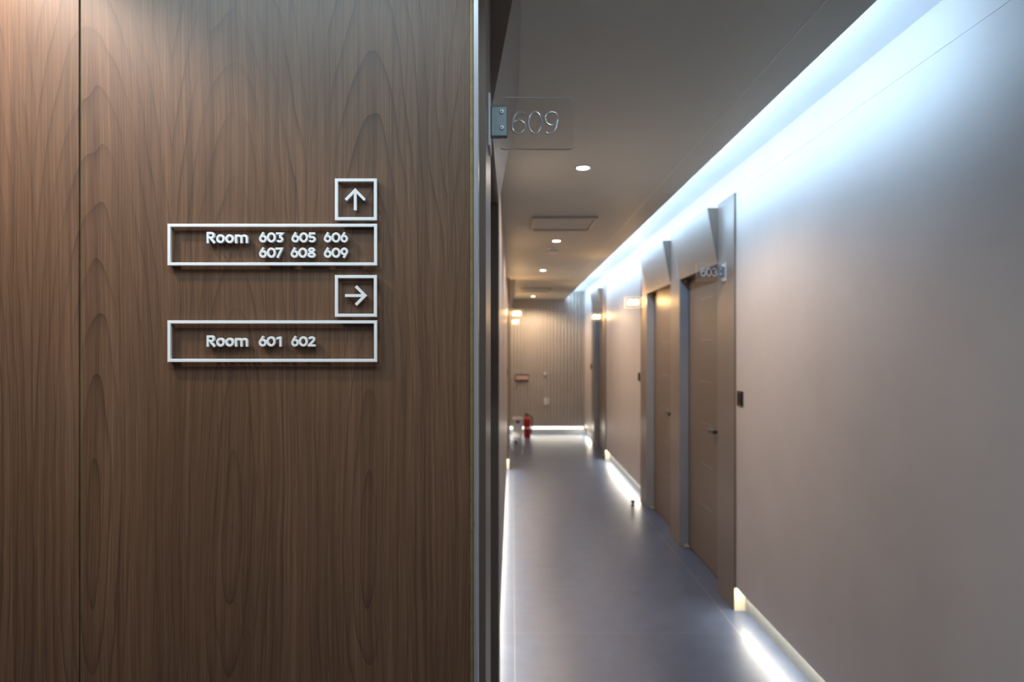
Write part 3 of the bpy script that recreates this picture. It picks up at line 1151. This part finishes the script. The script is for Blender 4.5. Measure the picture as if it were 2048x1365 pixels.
# hook rack
r = empty('hook_rack', (0.186, Y_END, 1.045))
tag(r, 'small dark-framed pink rack with a row of hooks on the fluted end wall', 'hook rack')
bm = bmesh.new()
box(bm, -0.112, 0.112, -0.012, -0.0002, -0.045, 0.045)
build('backboard', bm, M['pink'], r)
bm = bmesh.new()
box(bm, -0.120, 0.120, -0.020, -0.0002, 0.045, 0.055)
box(bm, -0.120, 0.120, -0.020, -0.0002, -0.055, -0.045)
box(bm, -0.120, -0.112, -0.020, -0.0002, -0.045, 0.045)
box(bm, 0.112, 0.120, -0.020, -0.0002, -0.045, 0.045)
build('frame', bm, M['black'], r)
for k in range(5):
    bm = bmesh.new()
    xk = -0.095 + 0.0475 * k
    tube(bm, [(xk, -0.015, -0.050), (xk, -0.022, -0.075), (xk, -0.036, -0.092), (xk, -0.052, -0.090), (xk, -0.058, -0.076)], 0.0055, 8)
    build('hook', bm, M['black'], r, smooth=True)
for k in (-0.037, 0.037):
    bm = bmesh.new()
    box(bm, k - 0.0015, k + 0.0015, -0.0135, -0.0121, -0.044, 0.044)
    build('divider', bm, M['tan'], r)


# ------------------------------------------------------------------ things on the floor
def door_stop(x, y, label):
    r = empty('door_stop', (x, y, 0))
    tag(r, label, 'door stop', 'black floor door stops')
    bm = bmesh.new()
    lathe(bm, [(0.022, 0.0002), (0.022, 0.006), (0.014, 0.009), (0.012, 0.034)], n=20)
    build('base', bm, M['dark_metal'], r)
    bm = bmesh.new()
    lathe(bm, [(0.017, 0.030), (0.019, 0.034), (0.019, 0.052), (0.014, 0.057), (0.001, 0.058)], n=20)
    build('rubber_cap', bm, M['black'], r)


door_stop(1.20, 6.78, 'small black door stop on the floor in front of the door marked 605')
door_stop(0.066, 11.22, 'small black door stop on the floor near the white box')

# fire extinguisher
FX, FY = 0.268, 12.05
r = empty('fire_extinguisher', (FX, FY, 0))
tag(r, 'red fire extinguisher standing on the floor beside the white box', 'fire extinguisher')
bm = bmesh.new()
lathe(bm, [(0.050, 0.0), (0.056, 0.004), (0.058, 0.012), (0.061, 0.030), (0.061, 0.300), (0.058, 0.325), (0.046, 0.348), (0.028, 0.362), (0.020, 0.368), (0.020, 0.380)], n=36)
build('cylinder', bm, M['red'], r, smooth=True)
bm = bmesh.new()
n = 18
for h0, h1, rr in ((0.165, 0.185, 0.0616),):
    lathe(bm, [(rr - 0.001, h0), (rr, h0), (rr, h1), (rr - 0.001, h1)], n=36)
build('band', bm, M['label'], r, smooth=True)
bm = bmesh.new()
lathe(bm, [(0.017, 0.376), (0.019, 0.380), (0.019, 0.402), (0.013, 0.408), (0.001, 0.409)], n=20)
lathe(bm, [(0.001, 0.019), (0.014, 0.019), (0.014, 0.030), (0.001, 0.031)], (0, 0, 0.392), 'x', 16)
build('valve', bm, M['dark_metal'], r)
bm = bmesh.new()
prism(bm, [(-0.040, 0.412), (0.022, 0.408), (0.022, 0.422), (-0.040, 0.436)], 'y', -0.010, 0.010)
prism(bm, [(-0.044, 0.384), (0.0, 0.396), (0.0, 0.406), (-0.044, 0.396)], 'y', -0.009, 0.009)
build('handle', bm, M['black'], r)
bm = bmesh.new()
tube(bm, [(0.028, 0, 0.392), (0.055, 0, 0.385), (0.082, 0, 0.355), (0.092, 0, 0.30), (0.090, 0, 0.24), (0.076, -0.004, 0.17), (0.072, -0.006, 0.12)], 0.010, 10)
build('hose', bm, M['black'], r, smooth=True)
bm = bmesh.new()
lathe(bm, [(0.009, 0.125), (0.013, 0.115), (0.015, 0.075), (0.001, 0.074)], (0.072, -0.006, 0), n=14)
build('nozzle', bm, M['black'], r)

# white box
r = empty('storage_box', (0.098, 12.06, 0))
tag(r, 'white lidded box with a blue mark standing beside the fire extinguisher', 'box')
bm = bmesh.new()
A = [(-0.080, -0.055), (0.080, -0.055), (0.080, 0.055), (-0.080, 0.055)]
va = [bm.verts.new((x, y, 0.0)) for x, y in A]
vb = [bm.verts.new((x * 1.10, y * 1.10, 0.325)) for x, y in A]
bm.faces.new(va); bm.faces.new(vb)
for i in range(4):
    bm.faces.new((va[i], va[(i + 1) % 4], vb[(i + 1) % 4], vb[i]))
bmesh.ops.bevel(bm, geom=list(bm.edges), offset=0.008, segments=2, affect='EDGES')
build('body', bm, M['carton'], r)
bm = bmesh.new()
box(bm, -0.094, 0.094, -0.066, 0.066, 0.318, 0.350, bevel=0.006)
build('lid', bm, M['white'], r)
bm = bmesh.new()
box(bm, -0.080, 0.080, -0.052, 0.052, 0.3495, 0.366, bevel=0.005)
build('rim', bm, M['tan'], r)
bm = bmesh.new()
vs = [bm.verts.new((0.005 + 0.036 * math.cos(2 * PI * k / 20), -0.0600 - 0.0022, 0.285 + 0.026 * math.sin(2 * PI * k / 20))) for k in range(20)]
vs2 = [bm.verts.new((v.co.x, v.co.y + 0.004, v.co.z)) for v in vs]
bm.faces.new(vs); bm.faces.new(vs2[::-1])
for k in range(20):
    bm.faces.new((vs[k], vs[(k + 1) % 20], vs2[(k + 1) % 20], vs2[k]))
build('emblem', bm, M['blue'], r)
